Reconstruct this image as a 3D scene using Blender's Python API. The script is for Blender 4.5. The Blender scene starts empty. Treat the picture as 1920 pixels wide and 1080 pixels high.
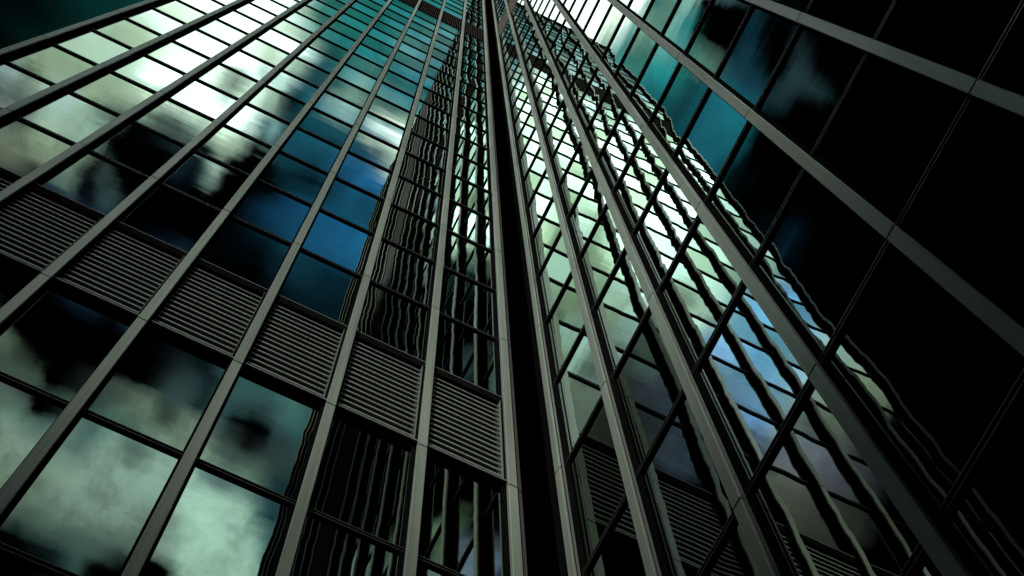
import bpy, math, random
from mathutils import Vector, Matrix
random.seed(4)
R = math.radians
scene = bpy.context.scene
col = scene.collection

# ------------------------------------------------------------------ camera
# World frame: X runs along the slatted tower's face towards the corner, Y runs into it, Z up, metres.
EYE = 1.6
cam_d = bpy.data.cameras.new('camera')
cam = bpy.data.objects.new('camera', cam_d)
col.objects.link(cam)
right = Vector((0.896955, -0.441541, -0.022676)); upv = Vector((-0.421630, -0.869689, 0.256649)); fwd = Vector((0.133042, 0.220641, 0.966239))
m = Matrix((right, upv, -fwd)).transposed().to_4x4()
m.translation = Vector((0, 0, EYE))
cam.matrix_world = m
cam_d.sensor_width = 36.0
cam_d.lens = 36.0 * 2818.22 / 1920.0
cam_d.clip_start = 0.05
cam_d.clip_end = 5000
scene.camera = cam

# ------------------------------------------------------------------ exposure / engine
scene.view_settings.view_transform = 'Standard'
scene.view_settings.look = 'None'
scene.view_settings.exposure = 0.0
scene.view_settings.gamma = 1.0
scene.cycles.max_bounces = 10
scene.cycles.glossy_bounces = 8
scene.cycles.diffuse_bounces = 2
scene.cycles.caustics_reflective = False
scene.cycles.caustics_refractive = False
scene.cycles.sample_clamp_indirect = 4.0

# ------------------------------------------------------------------ sky
SUN_EL, SUN_AZ = R(20), R(225)          # azimuth clockwise from +Y: behind the camera, to the left
# the cloud cover, row by row: x/z of the direction (as a fraction of the span) and half its light; rows step in y/z
SPAN_X, SPAN_Y = (-0.62, 0.12), (-0.62, 0.27)
CLOUDS = [
    [(0,0,0,0),(0.61,0,0,0),(0.645,0.011,0.016,0.014),(0.718,0.014,0.022,0.019),(0.819,0.008,0.012,0.01),(0.865,0,0,0),(1,0,0,0)],
    [(0,0,0,0),(0.595,0,0,0),(0.645,0.016,0.024,0.02),(0.68,0.001,0.002,0.002),(0.718,0.001,0.001,0.001),(0.734,0.002,0.003,0.003),(0.753,0.013,0.02,0.017),(0.795,0.016,0.024,0.02),(0.873,0.011,0.017,0.015),(0.903,0,0,0),(1,0,0,0)],
    [(0,0,0,0),(0.583,0,0,0),(0.587,0,0,0),(0.629,0.017,0.026,0.022),(0.653,0.002,0.003,0.002),(0.664,0.001,0.001,0.001),(0.737,0,0.001,0.001),(0.753,0.001,0.002,0.002),(0.772,0.015,0.023,0.02),(0.822,0.014,0.022,0.019),(0.869,0.024,0.036,0.03),(0.9,0.015,0.023,0.019),(0.923,0,0,0),(1,0,0,0)],
    [(0,0,0,0),(0.579,0,0,0),(0.625,0.02,0.03,0.025),(0.649,0.001,0.002,0.002),(0.66,0,0.001,0.001),(0.714,0.001,0.001,0.001),(0.741,0.003,0.007,0.007),(0.768,0.014,0.028,0.025),(0.784,0.003,0.006,0.005),(0.799,0.001,0.002,0.001),(0.83,0.001,0.001,0.001),(0.849,0.002,0.002,0.002),(0.857,0.006,0.01,0.008),(0.873,0.036,0.055,0.045),(0.884,0.04,0.062,0.05),(0.973,0,0,0),(1,0,0,0)],
    [(0,0,0,0),(0.575,0,0,0),(0.637,0.034,0.049,0.038),(0.66,0.007,0.009,0.007),(0.672,0.003,0.004,0.004),(0.707,0.003,0.007,0.007),(0.741,0.008,0.017,0.017),(0.761,0.017,0.036,0.033),(0.776,0.004,0.008,0.007),(0.784,0.001,0.002,0.002),(0.846,0.001,0.001,0.001),(0.857,0.003,0.004,0.003),(0.861,0.009,0.013,0.01),(0.865,0.031,0.046,0.036),(0.873,0.121,0.184,0.142),(0.876,0.129,0.197,0.152),(0.931,0.092,0.14,0.108),(0.961,0.031,0.049,0.04),(0.985,0.008,0.013,0.011),(1,0,0,0)],
    [(0,0,0,0),(0.56,0,0,0),(0.602,0.024,0.035,0.029),(0.645,0.069,0.095,0.069),(0.668,0.066,0.091,0.066),(0.699,0.027,0.044,0.034),(0.776,0.033,0.054,0.046),(0.819,0.004,0.005,0.004),(0.838,0.002,0.003,0.002),(0.846,0.004,0.005,0.004),(0.849,0.009,0.013,0.01),(0.853,0.025,0.037,0.029),(0.861,0.116,0.176,0.136),(0.865,0.141,0.215,0.166),(0.876,0.151,0.229,0.177),(0.927,0.147,0.223,0.173),(0.958,0.095,0.145,0.112),(0.981,0.036,0.057,0.047),(1,0.018,0.03,0.025)],
    [(0,0,0,0),(0.548,0,0,0),(0.552,0.001,0.002,0.002),(0.598,0.036,0.052,0.043),(0.625,0.073,0.1,0.075),(0.695,0.069,0.096,0.071),(0.726,0.071,0.105,0.083),(0.757,0.1,0.143,0.114),(0.834,0.076,0.108,0.087),(0.842,0.09,0.131,0.104),(0.853,0.144,0.218,0.169),(0.865,0.151,0.229,0.177),(0.95,0.143,0.219,0.17),(0.973,0.103,0.16,0.125),(0.988,0.047,0.077,0.064),(1,0.032,0.054,0.046)],
    [(0,0,0,0),(0.494,0,0,0),(0.498,0,0,0),(0.514,0.002,0.003,0.003),(0.568,0.018,0.026,0.023),(0.595,0.041,0.058,0.049),(0.614,0.089,0.121,0.095),(0.691,0.076,0.104,0.077),(0.734,0.104,0.146,0.116),(0.826,0.09,0.128,0.103),(0.834,0.101,0.145,0.116),(0.846,0.16,0.241,0.19),(0.853,0.169,0.257,0.201),(0.911,0.143,0.217,0.17),(0.942,0.045,0.092,0.08),(0.958,0.029,0.072,0.065),(1,0.038,0.065,0.056)],
    [(0,0,0,0),(0.471,0,0,0),(0.525,0.002,0.003,0.003),(0.544,0.008,0.011,0.012),(0.595,0.044,0.064,0.056),(0.618,0.09,0.123,0.097),(0.668,0.092,0.124,0.098),(0.722,0.044,0.074,0.065),(0.73,0.058,0.092,0.078),(0.745,0.12,0.174,0.137),(0.819,0.119,0.172,0.139),(0.838,0.182,0.274,0.217),(0.857,0.193,0.293,0.231),(0.907,0.119,0.185,0.149),(0.927,0.016,0.055,0.053),(0.977,0.013,0.051,0.05),(1,0.035,0.062,0.055)],
    [(0,0,0,0),(0.456,0,0,0),(0.525,0.001,0.001,0.002),(0.537,0.006,0.007,0.011),(0.541,0.013,0.016,0.024),(0.556,0.071,0.089,0.14),(0.571,0.088,0.11,0.172),(0.591,0.085,0.108,0.158),(0.606,0.055,0.079,0.074),(0.614,0.047,0.072,0.058),(0.653,0.058,0.091,0.071),(0.687,0.035,0.061,0.052),(0.703,0.06,0.095,0.079),(0.73,0.029,0.059,0.056),(0.749,0.096,0.144,0.118),(0.768,0.043,0.07,0.061),(0.772,0.052,0.082,0.07),(0.788,0.151,0.222,0.18),(0.83,0.165,0.248,0.199),(0.869,0.152,0.23,0.182),(0.888,0.12,0.189,0.151),(0.9,0.032,0.067,0.06),(0.903,0.015,0.041,0.041),(0.915,0.006,0.021,0.023),(0.934,0.012,0.048,0.048),(0.973,0.012,0.05,0.049),(1,0.03,0.053,0.047)],
    [(0,0,0,0),(0.39,0,0,0),(0.506,0,0,0.001),(0.521,0.002,0.002,0.004),(0.525,0.006,0.007,0.012),(0.529,0.017,0.021,0.033),(0.541,0.079,0.098,0.155),(0.56,0.093,0.115,0.182),(0.587,0.093,0.119,0.169),(0.602,0.092,0.131,0.115),(0.618,0.037,0.052,0.045),(0.656,0.037,0.055,0.045),(0.668,0.004,0.006,0.006),(0.672,0.002,0.004,0.004),(0.707,0.015,0.022,0.022),(0.741,0.049,0.095,0.083),(0.761,0.064,0.109,0.094),(0.788,0.13,0.18,0.149),(0.826,0.124,0.175,0.146),(0.838,0.064,0.101,0.093),(0.857,0.043,0.067,0.066),(0.884,0.057,0.096,0.084),(0.9,0.016,0.036,0.039),(0.907,0.01,0.027,0.032),(0.927,0.008,0.026,0.032),(0.942,0.013,0.048,0.048),(0.961,0.019,0.052,0.051),(0.977,0.026,0.05,0.046),(1,0.021,0.037,0.034)],
    [(0,0,0,0),(0.359,0,0,0),(0.506,0.001,0,0.001),(0.521,0.003,0.003,0.005),(0.525,0.007,0.009,0.014),(0.541,0.072,0.089,0.141),(0.571,0.09,0.112,0.175),(0.606,0.085,0.127,0.088),(0.633,0.02,0.027,0.023),(0.653,0.003,0.003,0.003),(0.66,0.001,0.001,0.001),(0.668,0.001,0.001,0.001),(0.71,0.012,0.018,0.017),(0.722,0.034,0.047,0.047),(0.73,0.037,0.05,0.05),(0.757,0.093,0.124,0.104),(0.768,0.085,0.113,0.095),(0.78,0.036,0.049,0.041),(0.784,0.031,0.043,0.036),(0.788,0.037,0.051,0.043),(0.803,0.119,0.163,0.136),(0.811,0.127,0.174,0.145),(0.822,0.111,0.154,0.131),(0.83,0.045,0.066,0.065),(0.834,0.037,0.055,0.055),(0.861,0.011,0.016,0.017),(0.884,0.024,0.035,0.038),(0.923,0.02,0.04,0.048),(0.958,0.027,0.051,0.05),(1,0.015,0.026,0.024)],
    [(0,0,0,0),(0.514,0.001,0.001,0.001),(0.525,0.001,0.001,0.002),(0.552,0.012,0.014,0.023),(0.568,0.011,0.014,0.021),(0.571,0.003,0.004,0.005),(0.575,0.017,0.023,0.027),(0.595,0.056,0.084,0.059),(0.602,0.049,0.073,0.05),(0.618,0.011,0.017,0.012),(0.625,0.002,0.003,0.002),(0.656,0,0,0),(0.722,0,0.001,0.001),(0.749,0.003,0.004,0.005),(0.768,0.014,0.022,0.025),(0.784,0.029,0.053,0.06),(0.795,0.028,0.05,0.057),(0.811,0.01,0.019,0.024),(0.83,0.02,0.049,0.054),(0.838,0.007,0.016,0.018),(0.842,0.005,0.01,0.012),(0.869,0.002,0.002,0.003),(0.876,0.003,0.006,0.007),(0.884,0.013,0.027,0.032),(0.911,0.021,0.042,0.05),(0.958,0.027,0.052,0.053),(1,0.014,0.024,0.023)],
    [(0,0,0,0),(0.51,0.001,0,0.001),(0.564,0.001,0.001,0.002),(0.591,0.004,0.006,0.005),(0.622,0.001,0.001,0.001),(0.68,0,0,0),(0.726,0.001,0.001,0.001),(0.737,0.001,0.002,0.003),(0.776,0.011,0.019,0.024),(0.803,0.007,0.016,0.021),(0.811,0.009,0.021,0.026),(0.826,0.026,0.065,0.07),(0.861,0.023,0.054,0.061),(0.888,0.039,0.092,0.097),(0.923,0.015,0.064,0.074),(0.954,0.027,0.056,0.059),(1,0.011,0.02,0.02)],
    [(0,0,0,0),(0.556,0.001,0.001,0.001),(0.625,0.002,0.003,0.006),(0.68,0.006,0.017,0.034),(0.703,0.003,0.008,0.016),(0.726,0.008,0.021,0.04),(0.737,0.006,0.011,0.018),(0.745,0.005,0.009,0.013),(0.792,0.003,0.009,0.012),(0.799,0.005,0.014,0.018),(0.811,0.025,0.061,0.067),(0.876,0.031,0.088,0.097),(0.892,0.045,0.102,0.105),(0.927,0.015,0.063,0.074),(0.942,0.017,0.064,0.074),(0.954,0.031,0.067,0.07),(1,0.012,0.022,0.022)],
    [(0,0,0,0),(0.544,0,0,0.001),(0.56,0.001,0.001,0.002),(0.587,0.006,0.015,0.032),(0.664,0.007,0.016,0.036),(0.699,0.012,0.033,0.065),(0.753,0.011,0.03,0.058),(0.776,0.003,0.009,0.015),(0.799,0.003,0.007,0.01),(0.807,0.005,0.012,0.014),(0.83,0.026,0.069,0.074),(0.876,0.03,0.077,0.088),(0.919,0.015,0.063,0.074),(0.942,0.033,0.074,0.078),(1,0.01,0.018,0.018)],
    [(0,0,0,0),(0.189,0,0,0),(0.247,0.002,0.002,0.002),(0.471,0.001,0.001,0.001),(0.521,0.006,0.008,0.008),(0.552,0.003,0.004,0.005),(0.56,0.003,0.005,0.008),(0.579,0.006,0.015,0.033),(0.664,0.007,0.016,0.036),(0.714,0.012,0.033,0.065),(0.749,0.01,0.028,0.054),(0.776,0.003,0.007,0.012),(0.788,0.002,0.004,0.006),(0.826,0.001,0.003,0.004),(0.857,0.002,0.005,0.008),(0.876,0.006,0.018,0.025),(0.919,0.031,0.067,0.071),(1,0.004,0.007,0.007)],
    [(0,0,0,0),(0.185,0,0,0),(0.205,0,0,0),(0.212,0.001,0.001,0.001),(0.247,0.018,0.017,0.018),(0.297,0.005,0.004,0.005),(0.332,0.002,0.002,0.002),(0.382,0.002,0.002,0.002),(0.394,0.002,0.002,0.003),(0.421,0.009,0.012,0.017),(0.463,0.004,0.005,0.006),(0.475,0.008,0.01,0.01),(0.506,0.059,0.07,0.067),(0.529,0.069,0.083,0.079),(0.552,0.055,0.066,0.063),(0.568,0.018,0.024,0.024),(0.591,0.007,0.016,0.035),(0.656,0.006,0.015,0.034),(0.68,0.004,0.01,0.02),(0.734,0.01,0.027,0.053),(0.764,0.003,0.007,0.013),(0.776,0.002,0.004,0.007),(0.811,0.001,0.003,0.005),(0.834,0.001,0.004,0.006),(0.861,0.002,0.012,0.022),(0.911,0.002,0.012,0.021),(0.942,0.018,0.033,0.036),(0.988,0.001,0.001,0.001),(0.992,0,0,0),(1,0,0,0)],
    [(0,0,0,0),(0.185,0,0,0),(0.205,0.001,0.001,0.001),(0.239,0.027,0.026,0.027),(0.313,0.053,0.051,0.05),(0.351,0.005,0.005,0.005),(0.371,0.002,0.002,0.003),(0.386,0.005,0.006,0.008),(0.394,0.012,0.016,0.024),(0.417,0.072,0.102,0.152),(0.448,0.095,0.116,0.18),(0.483,0.07,0.08,0.091),(0.56,0.079,0.089,0.068),(0.583,0.022,0.026,0.022),(0.595,0.029,0.036,0.033),(0.606,0.077,0.109,0.1),(0.618,0.096,0.134,0.117),(0.629,0.016,0.025,0.028),(0.633,0.006,0.01,0.014),(0.641,0.007,0.012,0.016),(0.656,0.023,0.044,0.054),(0.672,0.002,0.004,0.007),(0.68,0.001,0.002,0.003),(0.741,0.002,0.006,0.012),(0.803,0.001,0.004,0.006),(0.838,0.003,0.016,0.029),(0.923,0.002,0.012,0.022),(0.934,0.004,0.014,0.022),(0.95,0.02,0.035,0.039),(0.985,0,0,0),(1,0,0,0)],
    [(0,0,0,0),(0.193,0,0,0),(0.212,0.002,0.002,0.002),(0.274,0.041,0.04,0.043),(0.328,0.102,0.098,0.101),(0.344,0.087,0.083,0.09),(0.363,0.019,0.02,0.028),(0.378,0.013,0.014,0.022),(0.386,0.015,0.019,0.029),(0.409,0.067,0.095,0.145),(0.425,0.087,0.123,0.187),(0.452,0.098,0.117,0.184),(0.486,0.069,0.074,0.099),(0.56,0.105,0.123,0.098),(0.606,0.176,0.223,0.169),(0.622,0.12,0.169,0.142),(0.629,0.043,0.062,0.053),(0.633,0.018,0.026,0.023),(0.637,0.011,0.016,0.016),(0.645,0.024,0.037,0.039),(0.66,0.002,0.003,0.003),(0.668,0,0.001,0.001),(0.734,0.001,0.001,0.002),(0.803,0.002,0.013,0.023),(0.834,0.004,0.026,0.049),(0.865,0.002,0.016,0.031),(0.931,0.003,0.017,0.033),(0.958,0.022,0.037,0.042),(0.985,0.001,0.001,0.001),(0.988,0,0,0),(1,0,0,0)],
    [(0,0,0,0),(0.197,0,0,0),(0.216,0.002,0.002,0.002),(0.278,0.044,0.041,0.056),(0.317,0.118,0.111,0.147),(0.336,0.113,0.108,0.149),(0.363,0.035,0.038,0.053),(0.375,0.026,0.03,0.045),(0.394,0.027,0.041,0.076),(0.413,0.026,0.038,0.07),(0.452,0.062,0.079,0.133),(0.498,0.074,0.081,0.118),(0.521,0.048,0.062,0.058),(0.548,0.044,0.058,0.051),(0.556,0.058,0.076,0.065),(0.571,0.188,0.254,0.2),(0.587,0.201,0.273,0.215),(0.618,0.142,0.202,0.162),(0.633,0.063,0.093,0.082),(0.641,0.005,0.008,0.008),(0.649,0,0.001,0.001),(0.68,0.001,0.002,0.003),(0.703,0.002,0.01,0.015),(0.737,0,0.001,0.001),(0.753,0.001,0.002,0.004),(0.838,0.005,0.039,0.085),(0.911,0.005,0.045,0.096),(0.938,0.005,0.033,0.07),(0.961,0.018,0.031,0.035),(0.985,0,0,0),(1,0,0,0)],
    [(0,0,0,0),(0.201,0,0,0),(0.228,0.004,0.004,0.006),(0.27,0.032,0.029,0.042),(0.313,0.134,0.127,0.178),(0.363,0.13,0.16,0.174),(0.39,0.088,0.161,0.291),(0.432,0.076,0.107,0.19),(0.483,0.116,0.136,0.211),(0.51,0.161,0.216,0.228),(0.544,0.098,0.123,0.099),(0.56,0.126,0.16,0.124),(0.575,0.238,0.312,0.308),(0.587,0.264,0.345,0.356),(0.606,0.235,0.324,0.249),(0.622,0.046,0.071,0.067),(0.653,0.005,0.008,0.008),(0.699,0.012,0.026,0.031),(0.714,0.005,0.013,0.018),(0.718,0.011,0.021,0.024),(0.73,0.141,0.186,0.161),(0.734,0.137,0.18,0.155),(0.741,0.033,0.043,0.037),(0.745,0.007,0.009,0.009),(0.753,0.001,0.002,0.002),(0.78,0.001,0.005,0.008),(0.838,0.005,0.047,0.103),(0.911,0.006,0.055,0.12),(0.961,0.018,0.031,0.036),(0.981,0,0,0),(1,0,0,0)],
    [(0,0,0,0),(0.216,0,0,0),(0.27,0.007,0.007,0.01),(0.282,0.019,0.019,0.023),(0.301,0.082,0.086,0.097),(0.351,0.158,0.188,0.182),(0.402,0.093,0.184,0.328),(0.471,0.124,0.156,0.248),(0.506,0.255,0.36,0.323),(0.525,0.216,0.298,0.305),(0.552,0.181,0.228,0.174),(0.629,0.21,0.269,0.207),(0.653,0.262,0.347,0.287),(0.672,0.085,0.117,0.108),(0.691,0.087,0.119,0.109),(0.71,0.207,0.281,0.252),(0.718,0.415,0.528,0.456),(0.726,0.455,0.576,0.497),(0.737,0.347,0.432,0.374),(0.745,0.101,0.13,0.117),(0.753,0.011,0.014,0.014),(0.761,0.003,0.004,0.005),(0.784,0.003,0.02,0.032),(0.819,0.002,0.011,0.019),(0.83,0.003,0.017,0.033),(0.853,0.006,0.051,0.11),(0.903,0.006,0.055,0.12),(0.934,0.006,0.035,0.072),(0.958,0.022,0.036,0.041),(0.977,0,0,0),(1,0,0,0)],
    [(0,0,0,0),(0.247,0.001,0.001,0.001),(0.266,0.005,0.006,0.005),(0.274,0.014,0.016,0.014),(0.309,0.135,0.158,0.142),(0.359,0.164,0.201,0.197),(0.394,0.086,0.178,0.272),(0.417,0.081,0.176,0.285),(0.467,0.136,0.215,0.364),(0.475,0.196,0.279,0.386),(0.486,0.405,0.52,0.489),(0.494,0.413,0.535,0.475),(0.544,0.209,0.274,0.216),(0.575,0.209,0.284,0.218),(0.622,0.255,0.349,0.273),(0.641,0.419,0.542,0.451),(0.664,0.507,0.621,0.559),(0.737,0.456,0.581,0.519),(0.741,0.369,0.48,0.431),(0.749,0.088,0.144,0.143),(0.753,0.052,0.105,0.109),(0.764,0.098,0.176,0.17),(0.776,0.008,0.038,0.057),(0.78,0.005,0.035,0.054),(0.815,0.003,0.025,0.041),(0.857,0.007,0.058,0.13),(0.903,0.008,0.057,0.121),(0.919,0.011,0.051,0.1),(0.946,0.043,0.066,0.072),(0.977,0,0,0),(1,0,0,0)],
    [(0,0,0,0),(0.236,0,0,0),(0.255,0.005,0.006,0.005),(0.263,0.017,0.02,0.017),(0.301,0.191,0.228,0.196),(0.344,0.21,0.257,0.232),(0.402,0.088,0.205,0.322),(0.444,0.112,0.24,0.39),(0.486,0.403,0.496,0.503),(0.502,0.278,0.355,0.341),(0.517,0.258,0.332,0.321),(0.544,0.525,0.667,0.609),(0.598,0.262,0.356,0.277),(0.629,0.325,0.428,0.332),(0.656,0.497,0.612,0.547),(0.695,0.512,0.624,0.567),(0.714,0.146,0.198,0.171),(0.73,0.44,0.561,0.503),(0.745,0.441,0.571,0.515),(0.757,0.281,0.382,0.336),(0.764,0.037,0.059,0.058),(0.768,0.007,0.02,0.025),(0.772,0.003,0.016,0.023),(0.788,0.006,0.056,0.082),(0.853,0.012,0.051,0.091),(0.865,0.039,0.082,0.119),(0.873,0.112,0.164,0.185),(0.888,0.379,0.47,0.441),(0.903,0.144,0.208,0.23),(0.985,0,0,0),(1,0,0,0)],
    [(0,0,0,0),(0.236,0,0,0),(0.251,0.003,0.004,0.003),(0.259,0.016,0.019,0.017),(0.293,0.196,0.235,0.202),(0.34,0.222,0.272,0.242),(0.371,0.101,0.221,0.354),(0.413,0.111,0.277,0.406),(0.448,0.096,0.214,0.345),(0.456,0.116,0.236,0.359),(0.475,0.335,0.477,0.453),(0.556,0.542,0.687,0.628),(0.583,0.514,0.653,0.592),(0.606,0.346,0.455,0.355),(0.703,0.52,0.633,0.584),(0.722,0.466,0.57,0.509),(0.734,0.283,0.375,0.324),(0.757,0.296,0.413,0.366),(0.764,0.085,0.135,0.13),(0.772,0.014,0.041,0.052),(0.776,0.006,0.032,0.045),(0.784,0.009,0.047,0.064),(0.815,0.154,0.254,0.238),(0.834,0.104,0.175,0.166),(0.849,0.381,0.474,0.436),(0.88,0.513,0.623,0.568),(0.896,0.471,0.578,0.53),(0.911,0.203,0.282,0.275),(0.985,0.003,0.005,0.005),(0.988,0,0,0),(1,0,0,0)],
    [(0,0,0,0),(0.239,0,0,0),(0.259,0.006,0.007,0.006),(0.266,0.025,0.03,0.026),(0.286,0.172,0.207,0.179),(0.301,0.21,0.254,0.22),(0.344,0.219,0.273,0.252),(0.359,0.105,0.188,0.31),(0.367,0.084,0.167,0.315),(0.409,0.089,0.201,0.336),(0.432,0.07,0.121,0.21),(0.444,0.101,0.147,0.209),(0.49,0.404,0.547,0.497),(0.595,0.602,0.727,0.666),(0.641,0.448,0.585,0.487),(0.71,0.524,0.636,0.59),(0.73,0.442,0.546,0.481),(0.745,0.488,0.598,0.539),(0.764,0.411,0.543,0.493),(0.768,0.325,0.435,0.399),(0.776,0.044,0.086,0.093),(0.78,0.012,0.048,0.06),(0.784,0.008,0.048,0.062),(0.795,0.032,0.091,0.102),(0.819,0.139,0.237,0.219),(0.838,0.061,0.13,0.131),(0.903,0.011,0.082,0.104),(0.911,0.02,0.091,0.112),(0.931,0.125,0.181,0.178),(0.985,0,0,0),(1,0,0,0)],
    [(0,0,0,0),(0.251,0,0,0),(0.266,0.003,0.003,0.003),(0.274,0.011,0.013,0.012),(0.301,0.119,0.145,0.126),(0.313,0.112,0.136,0.118),(0.34,0.037,0.046,0.042),(0.351,0.023,0.035,0.05),(0.375,0.066,0.132,0.265),(0.394,0.075,0.149,0.299),(0.409,0.081,0.151,0.277),(0.425,0.152,0.214,0.244),(0.444,0.249,0.343,0.309),(0.49,0.364,0.499,0.486),(0.514,0.41,0.551,0.524),(0.537,0.569,0.719,0.649),(0.602,0.679,0.783,0.731),(0.649,0.576,0.694,0.625),(0.683,0.632,0.74,0.692),(0.726,0.498,0.611,0.566),(0.749,0.268,0.384,0.344),(0.761,0.059,0.149,0.137),(0.764,0.033,0.118,0.111),(0.784,0.009,0.087,0.092),(0.811,0.011,0.103,0.109),(0.846,0.015,0.088,0.109),(0.907,0.008,0.078,0.1),(0.919,0.016,0.075,0.091),(0.934,0.08,0.124,0.123),(0.977,0,0,0),(1,0,0,0)],
    [(0,0,0,0),(0.378,0,0,0.001),(0.402,0.001,0.002,0.003),(0.409,0.008,0.012,0.012),(0.413,0.025,0.034,0.032),(0.417,0.066,0.091,0.081),(0.425,0.194,0.267,0.232),(0.432,0.256,0.352,0.305),(0.456,0.286,0.394,0.347),(0.483,0.357,0.492,0.483),(0.514,0.383,0.522,0.513),(0.537,0.584,0.736,0.663),(0.66,0.689,0.79,0.749),(0.699,0.677,0.779,0.738),(0.722,0.604,0.71,0.667),(0.73,0.508,0.62,0.575),(0.753,0.1,0.222,0.197),(0.761,0.032,0.153,0.136),(0.768,0.017,0.133,0.119),(0.78,0.011,0.103,0.101),(0.815,0.01,0.099,0.104),(0.822,0.016,0.107,0.114),(0.849,0.064,0.143,0.159),(0.907,0.012,0.081,0.102),(0.915,0.017,0.079,0.096),(0.927,0.062,0.113,0.118),(0.934,0.071,0.114,0.114),(0.973,0,0,0),(1,0,0,0)],
    [(0,0,0,0),(0.417,0,0,0),(0.432,0.001,0.001,0.001),(0.456,0.013,0.018,0.016),(0.459,0.02,0.027,0.025),(0.467,0.05,0.069,0.067),(0.471,0.079,0.109,0.106),(0.49,0.291,0.401,0.398),(0.514,0.386,0.523,0.51),(0.525,0.524,0.672,0.617),(0.537,0.587,0.739,0.665),(0.552,0.571,0.724,0.651),(0.575,0.461,0.611,0.557),(0.598,0.442,0.59,0.54),(0.629,0.503,0.627,0.585),(0.653,0.474,0.573,0.552),(0.699,0.645,0.745,0.709),(0.718,0.584,0.68,0.651),(0.734,0.222,0.29,0.307),(0.741,0.139,0.201,0.228),(0.757,0.096,0.16,0.181),(0.772,0.021,0.111,0.112),(0.78,0.01,0.097,0.101),(0.83,0.011,0.115,0.121),(0.842,0.017,0.119,0.126),(0.869,0.06,0.143,0.157),(0.903,0.043,0.113,0.128),(0.923,0.073,0.125,0.126),(0.969,0.002,0.003,0.003),(0.973,0,0,0),(1,0,0,0)],
    [(0,0,0,0),(0.479,0,0,0),(0.498,0.001,0.001,0.001),(0.514,0.005,0.007,0.007),(0.517,0.011,0.014,0.013),(0.521,0.026,0.034,0.031),(0.525,0.066,0.084,0.076),(0.537,0.334,0.433,0.392),(0.568,0.427,0.578,0.528),(0.614,0.371,0.51,0.473),(0.641,0.173,0.263,0.277),(0.653,0.135,0.213,0.237),(0.691,0.221,0.304,0.312),(0.73,0.091,0.156,0.186),(0.753,0.06,0.107,0.13),(0.784,0.054,0.099,0.119),(0.795,0.012,0.104,0.11),(0.799,0.01,0.107,0.112),(0.857,0.012,0.116,0.122),(0.869,0.02,0.12,0.128),(0.888,0.064,0.138,0.143),(0.9,0.071,0.133,0.135),(0.934,0.043,0.07,0.07),(0.961,0.001,0.002,0.002),(0.965,0,0,0),(1,0,0,0)],
    [(0,0,0,0),(0.471,0,0,0),(0.533,0.002,0.004,0.004),(0.537,0.006,0.008,0.008),(0.541,0.022,0.03,0.029),(0.544,0.083,0.113,0.105),(0.548,0.21,0.286,0.263),(0.552,0.297,0.404,0.371),(0.583,0.353,0.485,0.452),(0.625,0.124,0.204,0.228),(0.645,0.092,0.165,0.197),(0.691,0.12,0.204,0.217),(0.726,0.101,0.184,0.201),(0.772,0.056,0.099,0.12),(0.788,0.06,0.106,0.125),(0.799,0.078,0.151,0.161),(0.819,0.029,0.126,0.132),(0.83,0.021,0.122,0.128),(0.846,0.026,0.124,0.129),(0.873,0.069,0.136,0.137),(0.923,0.032,0.052,0.052),(0.946,0.002,0.003,0.003),(0.95,0,0,0),(1,0,0,0)],
    [(0,0,0,0),(0.459,0,0,0),(0.544,0.002,0.003,0.004),(0.548,0.004,0.006,0.007),(0.552,0.011,0.017,0.018),(0.556,0.033,0.051,0.052),(0.564,0.111,0.168,0.172),(0.575,0.147,0.228,0.242),(0.61,0.086,0.152,0.181),(0.788,0.112,0.18,0.19),(0.822,0.074,0.123,0.124),(0.853,0.067,0.115,0.115),(0.884,0.047,0.079,0.078),(0.923,0.002,0.003,0.003),(0.927,0,0,0),(1,0,0,0)],
    [(0,0,0,0),(0.459,0,0,0),(0.498,0,0.001,0.001),(0.533,0.005,0.009,0.013),(0.548,0.003,0.008,0.01),(0.575,0.013,0.029,0.034),(0.587,0.026,0.049,0.059),(0.61,0.084,0.152,0.184),(0.722,0.091,0.163,0.194),(0.757,0.135,0.197,0.206),(0.795,0.102,0.147,0.148),(0.83,0.045,0.068,0.067),(0.873,0.023,0.035,0.035),(0.896,0.001,0.001,0.001),(0.9,0,0,0),(1,0,0,0)],
    [(0,0,0,0),(0.459,0,0,0),(0.483,0.002,0.003,0.003),(0.51,0.01,0.02,0.027),(0.525,0.008,0.016,0.022),(0.533,0.002,0.005,0.006),(0.541,0.001,0.001,0.002),(0.556,0.003,0.02,0.031),(0.583,0,0.001,0.001),(0.598,0,0,0.001),(0.606,0.001,0.001,0.002),(0.61,0.003,0.007,0.007),(0.614,0.02,0.041,0.037),(0.618,0.072,0.132,0.115),(0.622,0.11,0.192,0.165),(0.625,0.122,0.208,0.177),(0.645,0.123,0.21,0.179),(0.66,0.096,0.175,0.174),(0.668,0.16,0.229,0.24),(0.676,0.183,0.25,0.263),(0.691,0.128,0.199,0.222),(0.699,0.13,0.201,0.225),(0.707,0.187,0.259,0.275),(0.722,0.412,0.48,0.466),(0.734,0.464,0.532,0.511),(0.772,0.353,0.406,0.391),(0.795,0.154,0.192,0.188),(0.811,0.086,0.113,0.111),(0.842,0.004,0.005,0.005),(0.846,0,0,0),(1,0,0,0)],
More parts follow.
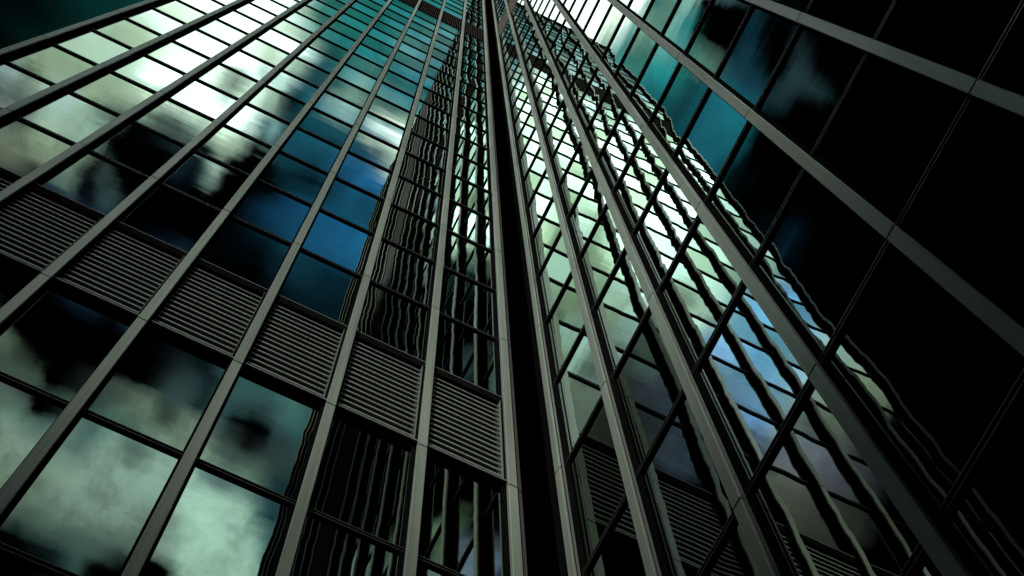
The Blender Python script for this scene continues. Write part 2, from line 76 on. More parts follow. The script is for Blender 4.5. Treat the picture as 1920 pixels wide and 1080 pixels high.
    [(0,0,0,0),(0.452,0,0,0),(0.459,0.001,0.001,0.001),(0.471,0.009,0.02,0.026),(0.506,0.015,0.032,0.043),(0.521,0.001,0.002,0.003),(0.525,0.001,0.001,0.002),(0.533,0.001,0.002,0.002),(0.548,0.004,0.022,0.033),(0.583,0.001,0.002,0.002),(0.591,0.001,0.001,0.002),(0.598,0.001,0.004,0.005),(0.602,0.002,0.022,0.023),(0.61,0.01,0.086,0.089),(0.618,0.015,0.102,0.105),(0.633,0.082,0.174,0.155),(0.649,0.033,0.116,0.117),(0.653,0.054,0.137,0.135),(0.656,0.103,0.183,0.176),(0.668,0.438,0.495,0.453),(0.672,0.501,0.552,0.504),(0.707,0.533,0.606,0.581),(0.745,0.535,0.61,0.585),(0.776,0.533,0.608,0.584),(0.784,0.491,0.56,0.538),(0.803,0.35,0.401,0.386),(0.819,0.155,0.191,0.185),(0.826,0.107,0.135,0.131),(0.853,0.007,0.009,0.009),(0.857,0,0,0),(1,0,0,0)],
    [(0,0,0,0),(0.479,0,0,0),(0.486,0.001,0.001,0.001),(0.49,0.001,0.002,0.003),(0.506,0.01,0.022,0.03),(0.537,0.004,0.024,0.037),(0.556,0.006,0.027,0.038),(0.571,0.017,0.049,0.05),(0.575,0.026,0.066,0.065),(0.583,0.065,0.138,0.125),(0.595,0.079,0.174,0.153),(0.602,0.045,0.137,0.124),(0.614,0.028,0.112,0.105),(0.625,0.065,0.173,0.159),(0.645,0.102,0.203,0.182),(0.672,0.459,0.527,0.477),(0.695,0.536,0.607,0.583),(0.745,0.536,0.61,0.586),(0.795,0.513,0.585,0.561),(0.815,0.346,0.396,0.381),(0.83,0.146,0.178,0.173),(0.838,0.099,0.123,0.119),(0.861,0.002,0.003,0.003),(0.865,0,0,0),(1,0,0,0)],
    [(0,0,0,0),(0.494,0,0.001,0.001),(0.51,0.001,0.004,0.006),(0.517,0.002,0.016,0.021),(0.537,0.005,0.068,0.09),(0.564,0.005,0.064,0.085),(0.587,0.006,0.039,0.055),(0.625,0.009,0.118,0.122),(0.653,0.046,0.155,0.147),(0.672,0.225,0.361,0.324),(0.676,0.277,0.399,0.366),(0.683,0.462,0.525,0.513),(0.691,0.555,0.592,0.588),(0.749,0.535,0.61,0.585),(0.795,0.529,0.603,0.579),(0.815,0.366,0.419,0.402),(0.83,0.166,0.199,0.193),(0.838,0.112,0.137,0.133),(0.861,0.006,0.007,0.007),(0.865,0,0,0),(1,0,0,0)],
    [(0,0,0,0),(0.351,0,0,0),(0.494,0,0.001,0.001),(0.51,0.001,0.003,0.004),(0.537,0.005,0.067,0.09),(0.587,0.005,0.033,0.05),(0.633,0.007,0.085,0.094),(0.653,0.009,0.089,0.097),(0.656,0.013,0.091,0.098),(0.66,0.028,0.106,0.11),(0.672,0.17,0.29,0.261),(0.68,0.245,0.364,0.332),(0.691,0.501,0.576,0.553),(0.749,0.535,0.61,0.585),(0.788,0.515,0.587,0.564),(0.807,0.374,0.428,0.411),(0.826,0.157,0.188,0.182),(0.834,0.109,0.133,0.128),(0.857,0.005,0.006,0.006),(0.861,0,0,0),(1,0,0,0)],
    [(0,0,0,0),(0.394,0,0,0),(0.409,0,0,0.001),(0.44,0.001,0.005,0.008),(0.486,0.001,0.003,0.004),(0.517,0.002,0.011,0.016),(0.552,0.005,0.051,0.075),(0.587,0.004,0.033,0.05),(0.633,0.005,0.036,0.048),(0.66,0.004,0.031,0.03),(0.683,0.017,0.046,0.042),(0.691,0.05,0.082,0.077),(0.695,0.095,0.13,0.124),(0.71,0.409,0.471,0.452),(0.726,0.491,0.56,0.538),(0.741,0.512,0.584,0.561),(0.764,0.476,0.543,0.522),(0.784,0.395,0.451,0.433),(0.819,0.125,0.15,0.146),(0.849,0,0,0),(1,0,0,0)],
    [(0,0,0,0),(0.386,0,0,0),(0.405,0,0.001,0.001),(0.413,0,0.002,0.003),(0.44,0.002,0.012,0.022),(0.49,0.001,0.004,0.005),(0.521,0.002,0.013,0.019),(0.556,0.004,0.052,0.075),(0.598,0.002,0.029,0.027),(0.68,0.002,0.018,0.016),(0.714,0.005,0.021,0.019),(0.726,0.016,0.033,0.031),(0.734,0.035,0.054,0.051),(0.757,0.138,0.167,0.161),(0.768,0.158,0.19,0.183),(0.792,0.121,0.147,0.142),(0.83,0.005,0.006,0.006),(0.834,0,0,0),(1,0,0,0)],
    [(0,0,0,0),(0.386,0,0,0),(0.405,0,0.001,0.001),(0.44,0.002,0.013,0.024),(0.486,0.001,0.004,0.005),(0.544,0.002,0.025,0.024),(0.583,0.002,0.027,0.025),(0.672,0.001,0.007,0.006),(0.714,0.001,0.006,0.005),(0.741,0.002,0.009,0.008),(0.78,0.022,0.029,0.028),(0.803,0,0,0),(1,0,0,0)],
    [(0,0,0,0),(0.398,0,0,0),(0.413,0,0.001,0.001),(0.44,0.001,0.006,0.01),(0.479,0.001,0.008,0.008),(0.618,0.002,0.028,0.025),(0.707,0,0,0),(1,0,0,0)],
    [(0,0,0,0),(0.394,0,0,0),(0.409,0,0.001,0.001),(0.637,0.002,0.028,0.025),(0.71,0,0,0),(0.714,0,0,0),(1,0,0,0)],
    [(0,0,0,0),(0.382,0,0,0),(0.641,0.002,0.028,0.025),(0.714,0,0,0),(1,0,0,0)],
    [(0,0,0,0),(0.409,0,0,0),(0.479,0.001,0.009,0.009),(0.533,0.001,0.01,0.01),(0.633,0.002,0.028,0.024),(0.71,0,0,0),(1,0,0,0)],
    [(0,0,0,0),(0.409,0,0,0),(0.61,0.002,0.023,0.021),(0.703,0,0,0),(1,0,0,0)],
    [(0,0,0,0),(0.417,0,0,0),(0.614,0.001,0.014,0.012),(0.687,0,0,0),(1,0,0,0)],
    [(0,0,0,0),(0.432,0,0,0),(0.56,0.001,0.007,0.007),(0.656,0,0,0),(1,0,0,0)],
    [(0,0,0,0),(0.459,0,0,0),(0.541,0,0.003,0.003),(0.606,0,0,0),(1,0,0,0)]]
world = bpy.data.worlds.new('World')
scene.world = world
world.use_nodes = True
nt = world.node_tree
N, L = nt.nodes, nt.links
N.clear()
def node(t, **kw):
    n = N.new(t)
    for k, v in kw.items(): setattr(n, k, v)
    return n
def put(sock, v):
    if hasattr(v, 'links') or isinstance(v, bpy.types.NodeSocket): L.new(v, sock)
    else: sock.default_value = v
def mth(op, a, b=None, c=None, clamp=False):
    n = node('ShaderNodeMath', operation=op, use_clamp=clamp)
    put(n.inputs[0], a)
    if b is not None: put(n.inputs[1], b)
    if c is not None: put(n.inputs[2], c)
    return n.outputs[0]
def vmth(op, a, b=None, s=None, c=None):
    n = node('ShaderNodeVectorMath', operation=op)
    put(n.inputs[0], a)
    if b is not None: put(n.inputs[1], b)
    if c is not None: put(n.inputs[2], c)
    if s is not None: put(n.inputs['Scale'], s)
    return n.outputs['Value'] if op in ('DISTANCE', 'LENGTH') else n.outputs['Vector']
def noise(vec, scale, detail, rough=0.55, dist=0.0):
    n = node('ShaderNodeTexNoise')
    put(n.inputs['Vector'], vec)
    n.inputs['Scale'].default_value = scale; n.inputs['Detail'].default_value = detail
    n.inputs['Roughness'].default_value = rough; n.inputs['Distortion'].default_value = dist
    return n
def mrange(v, a, b, c, d, mode='SMOOTHSTEP'):
    n = node('ShaderNodeMapRange', interpolation_type=mode)
    put(n.inputs['Value'], v)
    for k, x in (('From Min', a), ('From Max', b), ('To Min', c), ('To Max', d)): n.inputs[k].default_value = x
    return n.outputs['Result']
tc = node('ShaderNodeTexCoord')
sep = node('ShaderNodeSeparateXYZ'); L.new(tc.outputs['Generated'], sep.inputs[0])
zc = mth('MAXIMUM', sep.outputs['Z'], 0.08)
cmb = node('ShaderNodeCombineXYZ')
L.new(mth('DIVIDE', sep.outputs['X'], zc), cmb.inputs[0]); L.new(mth('DIVIDE', sep.outputs['Y'], zc), cmb.inputs[1])
g = cmb.outputs[0]                       # the cloud layer, seen as a flat ceiling
wob = noise(g, 20.0, 8.0, 0.62)
warp = vmth('SCALE', vmth('SUBTRACT', wob.outputs['Color'], (0.5, 0.5, 0.5)), s=0.024)
gw = vmth('MULTIPLY', vmth('ADD', g, warp), (1, 1, 0))
sw = node('ShaderNodeSeparateXYZ'); L.new(gw, sw.inputs[0])
fx = mrange(sw.outputs[0], SPAN_X[0], SPAN_X[1], 0.0, 1.0, 'LINEAR')
fy = mrange(sw.outputs[1], SPAN_Y[0], SPAN_Y[1], 0.0, len(CLOUDS) - 1.0, 'LINEAR')
acc = None
for i, stops in enumerate(CLOUDS):
    rp = node('ShaderNodeValToRGB')
    el = rp.color_ramp.elements
    while len(el) < len(stops): el.new(0.5)
    for e, (p, cr, cg, cb) in zip(el, stops): e.position = p
    for e, (p, cr, cg, cb) in zip(el, stops): e.color = (cr, cg, cb, 1)
    L.new(fx, rp.inputs[0])
    k = mth('MAXIMUM', mth('SUBTRACT', 1.0, mth('ABSOLUTE', mth('SUBTRACT', fy, float(i)))), 0.0)
    v = vmth('SCALE', rp.outputs[0], s=k)
    acc = v if acc is None else vmth('ADD', acc, v)
acc = vmth('SCALE', acc, s=2.0)
# billows and torn edges inside the clumps
bil = noise(gw, 30.0, 9.0, 0.62, 0.2)
det = mrange(bil.outputs['Fac'], 0.34, 0.62, 0.72, 1.20)
lum0 = mth('MULTIPLY', vmth('LENGTH', acc), 0.58)
thick = mth('SUBTRACT', 1.0, mth('MULTIPLY', mrange(lum0, 0.05, 0.2, 0.15, 1.0), mrange(lum0, 0.25, 0.7, 1.0, 0.0)))                 # the thick sunlit cloud is smooth, its thin edges are torn
soft = vmth('SCALE', acc, s=mth('ADD', mth('MULTIPLY', det, mth('SUBTRACT', 1.0, thick)), thick))
lum = mth('MULTIPLY', vmth('LENGTH', soft), 0.58)
crush = mrange(lum, 0.003, 0.06, 0.0, 1.0)
deep = vmth('SCALE', soft, s=crush)
clumps = vmth('SCALE', deep, s=mrange(lum, 0.72, 1.15, 1.0, 1.75))
# open cloudy sky everywhere else
far = mrange(vmth('LENGTH', g), 0.62, 1.1, 0.0, 1.0)
f2 = noise(g, 3.0, 7.0, 0.6)
sg = node('ShaderNodeSeparateXYZ'); L.new(g, sg.inputs[0])
side_sky = mrange(sg.outputs[1], -0.25, -1.3, 0.004, 0.025)          # unseen brighter sky added on the -Y side to light the caps
cover = mth('MULTIPLY', mth('MULTIPLY', mrange(f2.outputs['Fac'], 0.35, 0.7, 0.25, 1.1), far), side_sky)
open_sky = vmth('SCALE', (0.80, 1.0, 0.88), s=cover)
nish = node('ShaderNodeTexSky', sky_type='NISHITA', sun_disc=False)
nish.sun_elevation = SUN_EL; nish.sun_rotation = SUN_AZ
air = vmth('MULTIPLY', vmth('SCALE', nish.outputs['Color'], s=0.06), vmth('SCALE', (0.7, 1.0, 0.8), s=mth('MULTIPLY', far, 0.02)))
tot = vmth('ADD', vmth('ADD', clumps, open_sky), air)
bg = node('ShaderNodeBackground'); L.new(tot, bg.inputs['Color']); bg.inputs['Strength'].default_value = 1.0
outw = node('ShaderNodeOutputWorld'); L.new(bg.outputs[0], outw.inputs['Surface'])

sun_d = bpy.data.lights.new('sun', 'SUN')
sun_d.energy = 3.4; sun_d.angle = R(8); sun_d.color = (1.0, 0.97, 0.88)
sun = bpy.data.objects.new('sun', sun_d); col.objects.link(sun)
sd = Vector((math.sin(SUN_AZ) * math.cos(SUN_EL), math.cos(SUN_AZ) * math.cos(SUN_EL), math.sin(SUN_EL)))
sun.rotation_euler = sd.to_track_quat('Z', 'Y').to_euler()

# ------------------------------------------------------------------ materials
def mat(name):
    global N, L
    mm = bpy.data.materials.new(name); mm.use_nodes = True
    N, L = mm.node_tree.nodes, mm.node_tree.links
    N.clear()
    out = node('ShaderNodeOutputMaterial')
    return mm, out
def painted(name, base, rough, metal=0.0, var=0.12, scale=(3, 3, 0.35), spec=0.5, own=0.0):
    mm, out = mat(name)
    p = node('ShaderNodeBsdfPrincipled'); L.new(p.outputs[0], out.inputs[0])
    t = node('ShaderNodeTexCoord')
    mp = vmth('MULTIPLY', t.outputs['Object'], scale)
    n = noise(mp, 2.0, 6.0, 0.6)
    k = mrange(n.outputs['Fac'], 0.25, 0.75, 1 - var, 1 + var, 'LINEAR')
    isl = node('ShaderNodeNewGeometry').outputs['Random Per Island']     # every length of metal is a shade apart
    k = mth('MULTIPLY', k, mrange(isl, 0.0, 1.0, 1 - own, 1 + own, 'LINEAR'))
    st = noise(vmth('MULTIPLY', t.outputs['Object'], (24, 24, 0.25)), 1.0, 3.0, 0.6)     # rain streaks
    k = mth('MULTIPLY', k, mrange(st.outputs['Fac'], 0.4, 0.68, 1.0, 1.0 - 1.4 * var))
    L.new(vmth('SCALE', base, s=k), p.inputs['Base Color'])
    n2 = noise(t.outputs['Object'], 9.0, 4.0, 0.6)
    L.new(mrange(n2.outputs['Fac'], 0.3, 0.7, rough - 0.012, rough + 0.018, 'LINEAR'), p.inputs['Roughness'])
    p.inputs['Metallic'].default_value = metal
    p.inputs['Specular IOR Level'].default_value = spec
    return mm
def matt(name, base, var=0.2):
    mm, out = mat(name)
    p = node('ShaderNodeBsdfDiffuse'); L.new(p.outputs[0], out.inputs[0]); p.inputs['Roughness'].default_value = 0.6
    t = node('ShaderNodeTexCoord')
    n = noise(vmth('MULTIPLY', t.outputs['Object'], (3, 3, 0.4)), 2.0, 5.0, 0.6)
    L.new(vmth('SCALE', base, s=mrange(n.outputs['Fac'], 0.25, 0.75, 1 - var, 1 + var, 'LINEAR')), p.inputs['Color'])
    return mm
M_CAP = painted('pale_aluminium', (0.36, 0.425, 0.365), 0.42, 0.2, 0.14, (1.2, 1.2, 0.18), own=0.10)
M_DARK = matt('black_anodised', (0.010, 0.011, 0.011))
M_TRIM = painted('bright_trim', (0.55, 0.60, 0.55), 0.35, 0.5, 0.1)
M_BAR = matt('transom_black', (0.012, 0.013, 0.013))
M_LIP = painted('transom_lip', (0.10, 0.105, 0.10), 0.4, 0.3, 0.2)
M_SLAT = painted('louvre_grey', (0.23, 0.26, 0.24), 0.55, 0.1, 0.2, (0.6, 0.6, 6), own=0.2)
M_TAN = matt('grille_tan', (0.20, 0.19, 0.17), 0.12)
M_PIER = matt('pier_grey', (0.13, 0.125, 0.125), 0.1)
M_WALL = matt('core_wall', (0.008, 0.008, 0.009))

def glass(name):
    """Reflective coated glazing; UV = (bay + u, storey + v).  Storeys alternate between a warm and a cool coating,
    and every pane is slightly bowed, tilted and rippled."""
    mm, out = mat(name)
    geo = node('ShaderNodeNewGeometry')
    uv = node('ShaderNodeUVMap')
    cell = vmth('FLOOR', uv.outputs[0]); loc = vmth('SUBTRACT', vmth('FRACTION', uv.outputs[0]), (0.5, 0.5, 0))
    wn = node('ShaderNodeTexWhiteNoise', noise_dimensions='2D'); L.new(cell, wn.inputs['Vector'])
    rs = node('ShaderNodeSeparateXYZ'); L.new(wn.outputs['Color'], rs.inputs[0])
    ls = node('ShaderNodeSeparateXYZ'); L.new(loc, ls.inputs[0])
    cs = node('ShaderNodeSeparateXYZ'); L.new(cell, cs.inputs[0])
    pos = geo.outputs['Position']
    off = vmth('SCALE', wn.outputs['Color'], s=37.0)
    rip = noise(vmth('MULTIPLY', vmth('ADD', pos, off), (0.5, 0.5, 1.25)), 1.0, 1.5, 0.5)     # roller wave
    fine = noise(vmth('MULTIPLY', vmth('ADD', pos, off), (0.8, 0.8, 3.6)), 1.0, 1.0, 0.5)
    rv = vmth('SUBTRACT', rip.outputs['Color'], (0.5, 0.5, 0.5)); rvs = node('ShaderNodeSeparateXYZ'); L.new(rv, rvs.inputs[0])
    fv = vmth('SUBTRACT', fine.outputs['Color'], (0.5, 0.5, 0.5)); fvs = node('ShaderNodeSeparateXYZ'); L.new(fv, fvs.inputs[0])
    bow = mth('MULTIPLY', mth('SUBTRACT', rs.outputs[0], 0.35), BOW)
    sz = mth('ADD', mth('MULTIPLY', ls.outputs[1], bow), mth('MULTIPLY', mth('SUBTRACT', rs.outputs[1], 0.5), TILT))
    own = mth('ADD', mth('MULTIPLY', wn.outputs['Value'], 1.3), 0.25)            # some panes ripple more than others
    sz = mth('ADD', sz, mth('MULTIPLY', rvs.outputs[0], mth('MULTIPLY', own, ROLL))); sz = mth('ADD', sz, mth('MULTIPLY', fvs.outputs[0], FINE))
    st = mth('ADD', mth('MULTIPLY', ls.outputs[0], bow), mth('MULTIPLY', mth('SUBTRACT', rs.outputs[2], 0.5), TILT))
    st = mth('ADD', st, mth('MULTIPLY', rvs.outputs[1], mth('MULTIPLY', own, ROLL)))
    tang = vmth('CROSS_PRODUCT', (0, 0, 1), geo.outputs['Normal'])
    nrm = vmth('ADD', geo.outputs['Normal'], vmth('SCALE', (0, 0, 1), s=sz))
    nrm = vmth('NORMALIZE', vmth('ADD', nrm, vmth('SCALE', tang, s=st)))
    odd = mth('PINGPONG', cs.outputs[1], 1.0)
    mix = node('ShaderNodeMix', data_type='RGBA')
    L.new(odd, mix.inputs['Factor']); mix.inputs['A'].default_value = (0.86, 0.98, 0.95, 1); mix.inputs['B'].default_value = (0.56, 0.64, 0.55, 1)
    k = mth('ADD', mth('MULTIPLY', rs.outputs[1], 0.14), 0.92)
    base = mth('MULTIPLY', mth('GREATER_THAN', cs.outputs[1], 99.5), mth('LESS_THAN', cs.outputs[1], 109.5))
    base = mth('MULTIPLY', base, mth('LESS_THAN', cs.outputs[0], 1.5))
    k = mth('MULTIPLY', k, mth('SUBTRACT', 1.0, mth('MULTIPLY', base, 0.74)))      # reflection dimmed by colour on the taller tower's lowest panes beside the corner
    gl = node('ShaderNodeBsdfGlossy'); gl.inputs['Roughness'].default_value = 0.0
    L.new(vmth('SCALE', mix.outputs['Result'], s=k), gl.inputs['Color']); L.new(nrm, gl.inputs['Normal'])
    L.new(gl.outputs[0], out.inputs[0])
    return mm
BOW, TILT, ROLL, FINE = 0.015, 0.0040, 0.0075, 0.0034
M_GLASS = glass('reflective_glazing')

def paving():
    mm, out = mat('plaza_paving')
    p = node('ShaderNodeBsdfPrincipled'); L.new(p.outputs[0], out.inputs[0])
    t = node('ShaderNodeTexCoord')
    br = node('ShaderNodeTexBrick'); L.new(t.outputs['Object'], br.inputs['Vector'])
    br.inputs['Scale'].default_value = 1.0; br.inputs['Brick Width'].default_value = 0.9; br.inputs['Row Height'].default_value = 0.6
    br.inputs['Mortar Size'].default_value = 0.008
    br.inputs['Color1'].default_value = (0.09, 0.09, 0.088, 1); br.inputs['Color2'].default_value = (0.115, 0.115, 0.11, 1); br.inputs['Mortar'].default_value = (0.06, 0.06, 0.06, 1)
    n = noise(t.outputs['Object'], 0.6, 8.0, 0.65)
    L.new(vmth('SCALE', br.outputs['Color'], s=mrange(n.outputs['Fac'], 0.3, 0.7, 0.7, 1.15)), p.inputs['Base Color'])
    p.inputs['Roughness'].default_value = 0.75
    return mm
M_PAVE = paving()

# ------------------------------------------------------------------ mesh helpers
class MB:
    """Collects boxes and quads in a tower's own (s, d, z) frame: s along the face, d depth behind the cap plane."""
    def __init__(self, f): self.f = f; self.v = []; self.q = []; self.mi = []; self.uv = {}
    def quad(self, pts, mi=0, uv=None):
        b = len(self.v); self.v += [self.f(*p) for p in pts]; self.q.append((b, b + 1, b + 2, b + 3)); self.mi.append(mi)
        if uv: self.uv[len(self.q) - 1] = uv
    def box(self, s0, s1, d0, d1, z0, z1, mi=0):
        c = [(s0, d0, z0), (s1, d0, z0), (s1, d1, z0), (s0, d1, z0), (s0, d0, z1), (s1, d0, z1), (s1, d1, z1), (s0, d1, z1)]
        for idx in ((0, 1, 5, 4), (1, 2, 6, 5), (2, 3, 7, 6), (3, 0, 4, 7), (4, 5, 6, 7), (3, 2, 1, 0)): self.quad([c[i] for i in idx], mi)
    def prism(self, prof, s0, s1, mi=0):
        """prof: (d, z) outline swept from s0 to s1."""
        n = len(prof)
        for i in range(n):
            (d0, z0), (d1, z1) = prof[i], prof[(i + 1) % n]
            self.quad([(s0, d0, z0), (s1, d0, z0), (s1, d1, z1), (s0, d1, z1)], mi)
        for s in (s0, s1): self.quad([(s, *prof[i % n]) for i in range(4)], mi)
    def vprism(self, prof, z0, z1, mi=0):
        """prof: (s, d) outline swept upwards."""
        n = len(prof)
        for i in range(n):
            (a0, b0), (a1, b1) = prof[i], prof[(i + 1) % n]
            self.quad([(a0, b0, z0), (a1, b1, z0), (a1, b1, z1), (a0, b0, z1)], mi)
        for z in (z0, z1): self.quad([(*prof[i % n], z) for i in range(4)], mi)
    def build(self, name, mats, parent=None, fix=True):
        me = bpy.data.meshes.new(name); me.from_pydata(self.v, [], self.q)
        for mm in (mats if isinstance(mats, list) else [mats]): me.materials.append(mm)
        me.polygons.foreach_set('material_index', self.mi)
        if self.uv:
            ul = me.uv_layers.new(name='UVMap')
            for pi, u in self.uv.items():
                for k, li in enumerate(me.polygons[pi].loop_indices): ul.data[li].uv = u[k]
        if fix:
            import bmesh
            bm = bmesh.new(); bm.from_mesh(me); bmesh.ops.remove_doubles(bm, verts=bm.verts, dist=1e-5)
            bmesh.ops.recalc_face_normals(bm, faces=bm.faces); bm.to_mesh(me); bm.free()
        me.update()
        o = bpy.data.objects.new(name, me); col.objects.link(o)
        if parent: o.parent = parent
        return o
def thing(name, label, cat):
    o = bpy.data.objects.new(name, None); col.objects.link(o); o['label'] = label; o['category'] = cat
    return o

# ------------------------------------------------------------------ ground
gm = bpy.data.meshes.new('plaza'); S = 1500
gm.from_pydata([(-S, -S, 0), (S, -S, 0), (S, S, 0), (-S, S, 0)], [], [(0, 1, 2, 3)]); gm.materials.append(M_PAVE)
plaza = bpy.data.objects.new('plaza', gm); col.objects.link(plaza); plaza['kind'] = 'structure'

# ------------------------------------------------------------------ the two towers
BAY, ROW = 1.5, 3.8032
CAPY, CAPX = 7.5722, 4.7681                 # planes of the mullion caps
S0A, S0B = 4.2806, 7.0714                 # corner mullion of each face
Z0 = 21.40 + EYE                        # transom below storey 0
ZJ = 21.090 + EYE                         # a joint in the mullion caps
JH = 2 * ROW
def tz(n): return Z0 + n * ROW
GD = 0.17                               # glass lies this deep behind the cap plane
fA = lambda s, d, z: (s, CAPY + d, z)
fB = lambda s, d, z: (CAPX + d, s, z)
GREY = (18, 19)                         # plant storeys behind grilles
FIRST = -6

def proj(p):
    v = Vector(p) - Vector((0, 0, EYE)); w = v.dot(fwd)
    if w < 0.2: return None
    return (0.5 + 2818.22 / 1920 * v.dot(right) / w, 0.5 - 2818.22 / 1080 * v.dot(upv) / w)
def shown(f, s0, s1, z0, z1):
    """roughly how large a pane shows in the photograph"""
    n = 0; pts = []
    for i in range(5):
        for j in range(5):
            p = proj(f(s0 + (s1 - s0) * i / 4, GD, z0 + (z1 - z0) * j / 4))
            if p is None: continue
            pts.append(p); n += (0 <= p[0] <= 1 and 0 <= p[1] <= 1)
    if not n: return 0
    xs = [p[0] for p in pts]; ys = [p[1] for p in pts]
    return (max(xs) - min(xs)) * (max(ys) - min(ys)) * n / 25

def pane(mb, a, b, s0, s1, n):
    """one pane of storey n between mullions, slightly thick, only its front mirrored to the street"""
    z0, z1 = tz(n) + 0.067, tz(n + 1) - 0.067
    mb.quad([(s0, GD, z0), (s1, GD, z0), (s1, GD, z1), (s0, GD, z1)], 0, [(a + 0.02, b + 0.02), (a + 0.98, b + 0.02), (a + 0.98, b + 0.98), (a + 0.02, b + 0.98)])
    for e in ((s0, s1, z0, z0), (s0, s1, z1, z1)):
        mb.quad([(e[0], GD, e[2]), (e[1], GD, e[2]), (e[1], GD + 0.03, e[3]), (e[0], GD + 0.03, e[3])], 1)
def transom(mb, s0, s1, n):
    z = tz(n)
    mb.prism([(GD - 0.032, z - 0.065), (GD + 0.02, z - 0.065), (GD + 0.02, z + 0.065), (GD - 0.032, z + 0.057)], s0, s1, 0)
    mb.box(s0, s1, GD - 0.042, GD - 0.034, z + 0.030, z + 0.048, 1)
    mb.box(s0, s1, GD - 0.042, GD - 0.034, z - 0.060, z - 0.045, 1)

def tower(name, label, f, s0, nb, sgn, last, skip, vrow=10):
    """nb bays; sgn: +1 if the bays run towards +s, -1 if towards -s from the corner mullion."""
    t = thing(name, label, 'skyscraper')
    ztop = tz(last) + 0.13
    cells = []
    for b in range(nb):
        a0, a1 = s0 + sgn * BAY * b, s0 + sgn * BAY * (b + 1)
        lo, hi = min(a0, a1) + 0.05, max(a0, a1) - 0.05
        for n in range(FIRST, last):
            if not skip(b, n): cells.append((shown(f, lo, hi, tz(n), tz(n + 1)), b, n, lo, hi))
    cells.sort(key=lambda c: -c[0])
    rest, restbar = MB(f), MB(f)
    for i, (ar, b, n, lo, hi) in enumerate(cells):
        if i < 100:
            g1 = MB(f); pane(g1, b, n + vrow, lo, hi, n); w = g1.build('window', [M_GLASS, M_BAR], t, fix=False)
            t1 = MB(f); transom(t1, lo, hi, n); t1.build('transom', [M_BAR, M_LIP], w)
        else:
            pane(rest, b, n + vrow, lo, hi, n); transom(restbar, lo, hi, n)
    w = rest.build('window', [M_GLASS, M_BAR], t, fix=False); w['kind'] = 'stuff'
    x = restbar.build('transom', [M_BAR, M_LIP], w); x['kind'] = 'stuff'
    # mullions: dark web, bright trim strips, pale cap in storey-high lengths
    for b in range(nb + 1):
        s = s0 + sgn * BAY * b
        w1 = MB(f)
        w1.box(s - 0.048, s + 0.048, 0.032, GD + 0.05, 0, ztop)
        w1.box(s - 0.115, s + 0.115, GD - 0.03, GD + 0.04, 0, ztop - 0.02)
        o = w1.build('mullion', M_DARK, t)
        c1 = MB(f)
        zs = [0.0] + [ZJ + JH * k for k in range(-2, 40) if 0.5 < ZJ + JH * k < ztop - 1] + [ztop + 0.05]
        for za, zb in zip(zs[:-1], zs[1:]):
            j = random.uniform(-0.002, 0.002)
            c1.vprism([(s - 0.075, 0.034), (s - 0.075, 0.006 + j), (s - 0.069, j), (s + 0.069, j), (s + 0.075, 0.006 + j), (s + 0.075, 0.034)][0:6], za + 0.022, zb - 0.022)
        c1.build('cover_cap', M_CAP, o)
        s1 = MB(f)
        e = sgn                          # on the flank away from the corner
        s1.box(s + e * 0.0575 - 0.0095, s + e * 0.0575 + 0.0095, 0.070, 0.081, 0, ztop - 0.05)
        s1.box(s + e * 0.0555 - 0.0075, s + e * 0.0555 + 0.0075, 0.092, 0.099, 0, ztop - 0.06)
        s1.build('trim_strip', M_TRIM, o)
    return t, ztop

# left tower: eight bays, one louvred storey low down
LA = 32
isA = lambda b, n: n in GREY or n == 0
ta, zta = tower('glass_tower', 'lower glass tower with a band of grey ventilation louvres and clouds mirrored in its panes', fA, S0A, 8, -1, LA, isA)
for b in range(8):
    lo, hi = S0A - BAY * (b + 1) + 0.06, S0A - BAY * b - 0.06
    z0, z1 = tz(0) - 0.13, tz(1) + 0.13
    k = MB(fA)
    k.box(lo, hi, GD + 0.10, GD + 0.13, z0 + 0.05, z1 - 0.05, 0)
    n = 15; p0, p1 = z0 + 0.26, z1 - 0.36
    for i in range(n):
        z = p0 + (p1 - p0) * (i + 0.5) / n; h = (p1 - p0) / n
        k.prism([(GD - 0.05, z - 0.27 * h), (GD - 0.03, z - 0.29 * h), (GD + 0.0, z + 0.22 * h), (GD - 0.03, z + 0.25 * h)], lo + 0.06, hi - 0.06, 1)
    pnl = k.build('louvre_panel', [M_WALL, M_SLAT], ta)
    fr = MB(fA)
    fr.box(lo, hi, GD - 0.10, GD + 0.095, z0 + 0.02, z0 + 0.10, 0)
    fr.box(lo, hi, GD - 0.112, GD - 0.102, z0 + 0.06, z0 + 0.10, 1)
    fr.box(lo, hi, GD - 0.07, GD + 0.095, z1 - 0.30, z1, 0)
    fr.box(lo, hi, GD - 0.085, GD - 0.072, z1 - 0.035, z1 - 0.005, 1)
    for a, bb in ((lo, lo + 0.055), (hi - 0.055, hi)): fr.box(a, bb, GD - 0.095, GD + 0.095, z0 + 0.102, z1 - 0.302, 0)
    fr.box(hi - 0.062, hi - 0.057, GD - 0.105, GD + 0.09, z0 + 0.11, z1 - 0.31, 1)
    fr.build('panel_frame', [M_BAR, M_SLAT], pnl)

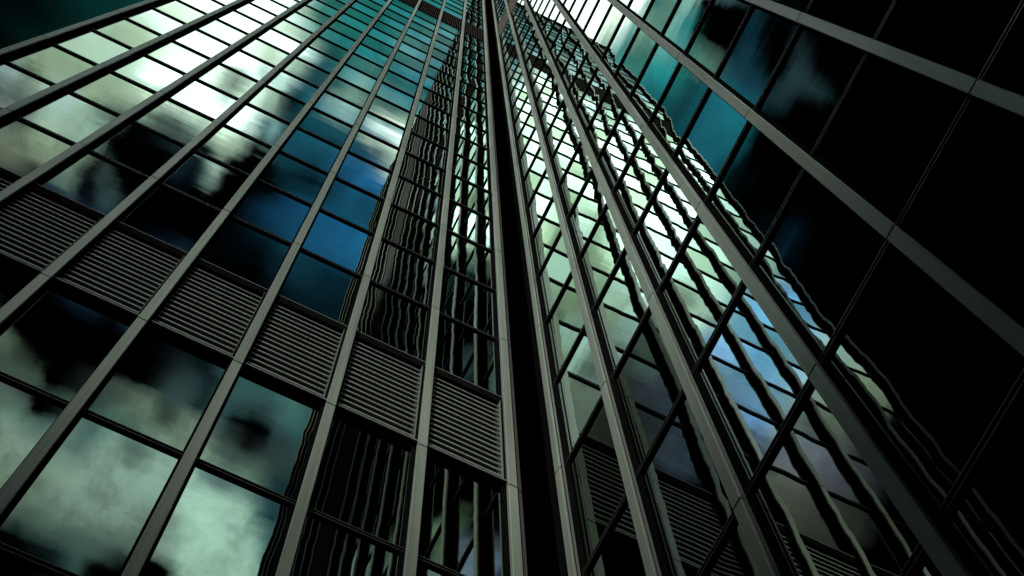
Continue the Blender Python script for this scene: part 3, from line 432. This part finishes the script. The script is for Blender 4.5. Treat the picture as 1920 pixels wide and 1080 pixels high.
def grilles(t, f, s0, nb, sgn, face):
    """plant storeys: upright blades set askew before a black void"""
    for b in range(nb):
        a0, a1 = s0 + sgn * BAY * b, s0 + sgn * BAY * (b + 1)
        lo, hi = min(a0, a1) + 0.06, max(a0, a1) - 0.06
        z0, z1 = tz(GREY[0]) - 0.1, tz(GREY[1] + 1) - 0.13
        k = MB(f)
        k.box(lo, hi, GD + 0.14, GD + 0.17, z0, z1, 0)
        n = 12; h = (hi - lo) / n
        for i in range(n):                # each blade: a light face, the other black
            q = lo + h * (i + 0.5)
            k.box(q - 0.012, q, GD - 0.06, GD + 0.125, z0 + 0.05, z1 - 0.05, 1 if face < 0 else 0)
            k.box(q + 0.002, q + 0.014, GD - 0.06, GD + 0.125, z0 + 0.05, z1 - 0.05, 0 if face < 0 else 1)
        k.build('vent_grille', [M_WALL, M_TAN], t)
grilles(ta, fA, S0A, 8, -1, 1)
cc = MB(fA)
zs = [0.0] + [ZJ + JH * k for k in range(-2, 20) if 0.5 < ZJ + JH * k < zta - 1] + [zta]
for za, zb in zip(zs[:-1], zs[1:]): cc.box(S0A + 0.078, S0A + 0.165, 0.045, 0.075, za + 0.02, zb - 0.02)
cc.build('corner_cladding', M_PIER, ta)
bd = MB(fA)
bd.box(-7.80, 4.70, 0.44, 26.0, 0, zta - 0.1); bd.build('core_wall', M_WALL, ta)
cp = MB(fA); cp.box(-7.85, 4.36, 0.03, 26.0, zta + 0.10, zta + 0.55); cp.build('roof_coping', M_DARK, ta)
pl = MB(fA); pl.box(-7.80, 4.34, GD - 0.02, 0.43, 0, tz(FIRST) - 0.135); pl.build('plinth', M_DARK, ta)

# right tower: taller
LB = 39
NB = 18
PIER = (9,)
isB = lambda b, n: n in GREY
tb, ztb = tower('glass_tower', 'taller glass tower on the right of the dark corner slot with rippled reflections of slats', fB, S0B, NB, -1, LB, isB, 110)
grilles(tb, fB, S0B, NB, -1, -1)
bd = MB(fB)
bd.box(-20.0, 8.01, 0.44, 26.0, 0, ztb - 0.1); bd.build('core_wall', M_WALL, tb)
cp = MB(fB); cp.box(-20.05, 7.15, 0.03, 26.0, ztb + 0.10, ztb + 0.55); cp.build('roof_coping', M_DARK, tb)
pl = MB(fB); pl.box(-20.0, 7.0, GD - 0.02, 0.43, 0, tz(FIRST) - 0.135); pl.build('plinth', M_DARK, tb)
pr = MB(fB); pr.box(-7.15, -5.25, -0.06, GD + 0.10, 0, ztb - 0.3); pr.build('pier', M_PIER, tb)

# ------------------------------------------------------------------ unseen blocks added behind the camera to shade the flanks of the corner
AX, PX = Vector((math.sin(SUN_AZ), math.cos(SUN_AZ), 0)), Vector((math.cos(SUN_AZ), -math.sin(SUN_AZ), 0)) * -1
def across(p, q, z): v = AX * q + PX * p; return (v.x, v.y, z)
M_BRICK = painted('blocker_dark', (0.07, 0.068, 0.065), 0.7, 0.0, 0.2)
def shade_block(label, p0, p1, q0, q1, h):
    t = thing('shade_block', label, 'building')
    w = MB(across); w.box(p0, p1, q0, q1, 0, h); w.build('wall', M_BRICK, t)
    c = MB(across); c.box(p0 - 0.3, p1 + 0.3, q0 - 0.3, q1 + 0.3, h + 0.002, h + 0.9); c.build('roof', M_DARK, t)
    g1 = MB(across)
    for k in range(1, int(h / 3.8)):
        z = k * 3.8; g1.box(p0 + 0.6, p1 - 0.6, q0 - 0.05, q0 - 0.004, z, z + 1.7)
    g1.build('window_band', M_WALL, t)
shade_block('tall added block, out of view, shading the left side', -44, -6.0, 60, 84, 104)
shade_block('low added block, out of view, shading the lower left', -5.9, -4.6, 60, 84, 42)
shade_block('tall added block, out of view, shading the right side', 1.5, 40, 60, 84, 104)
shade_block('low added block, out of view, shading the foot of the corner', -4.5, 1.4, 60, 84, 41)
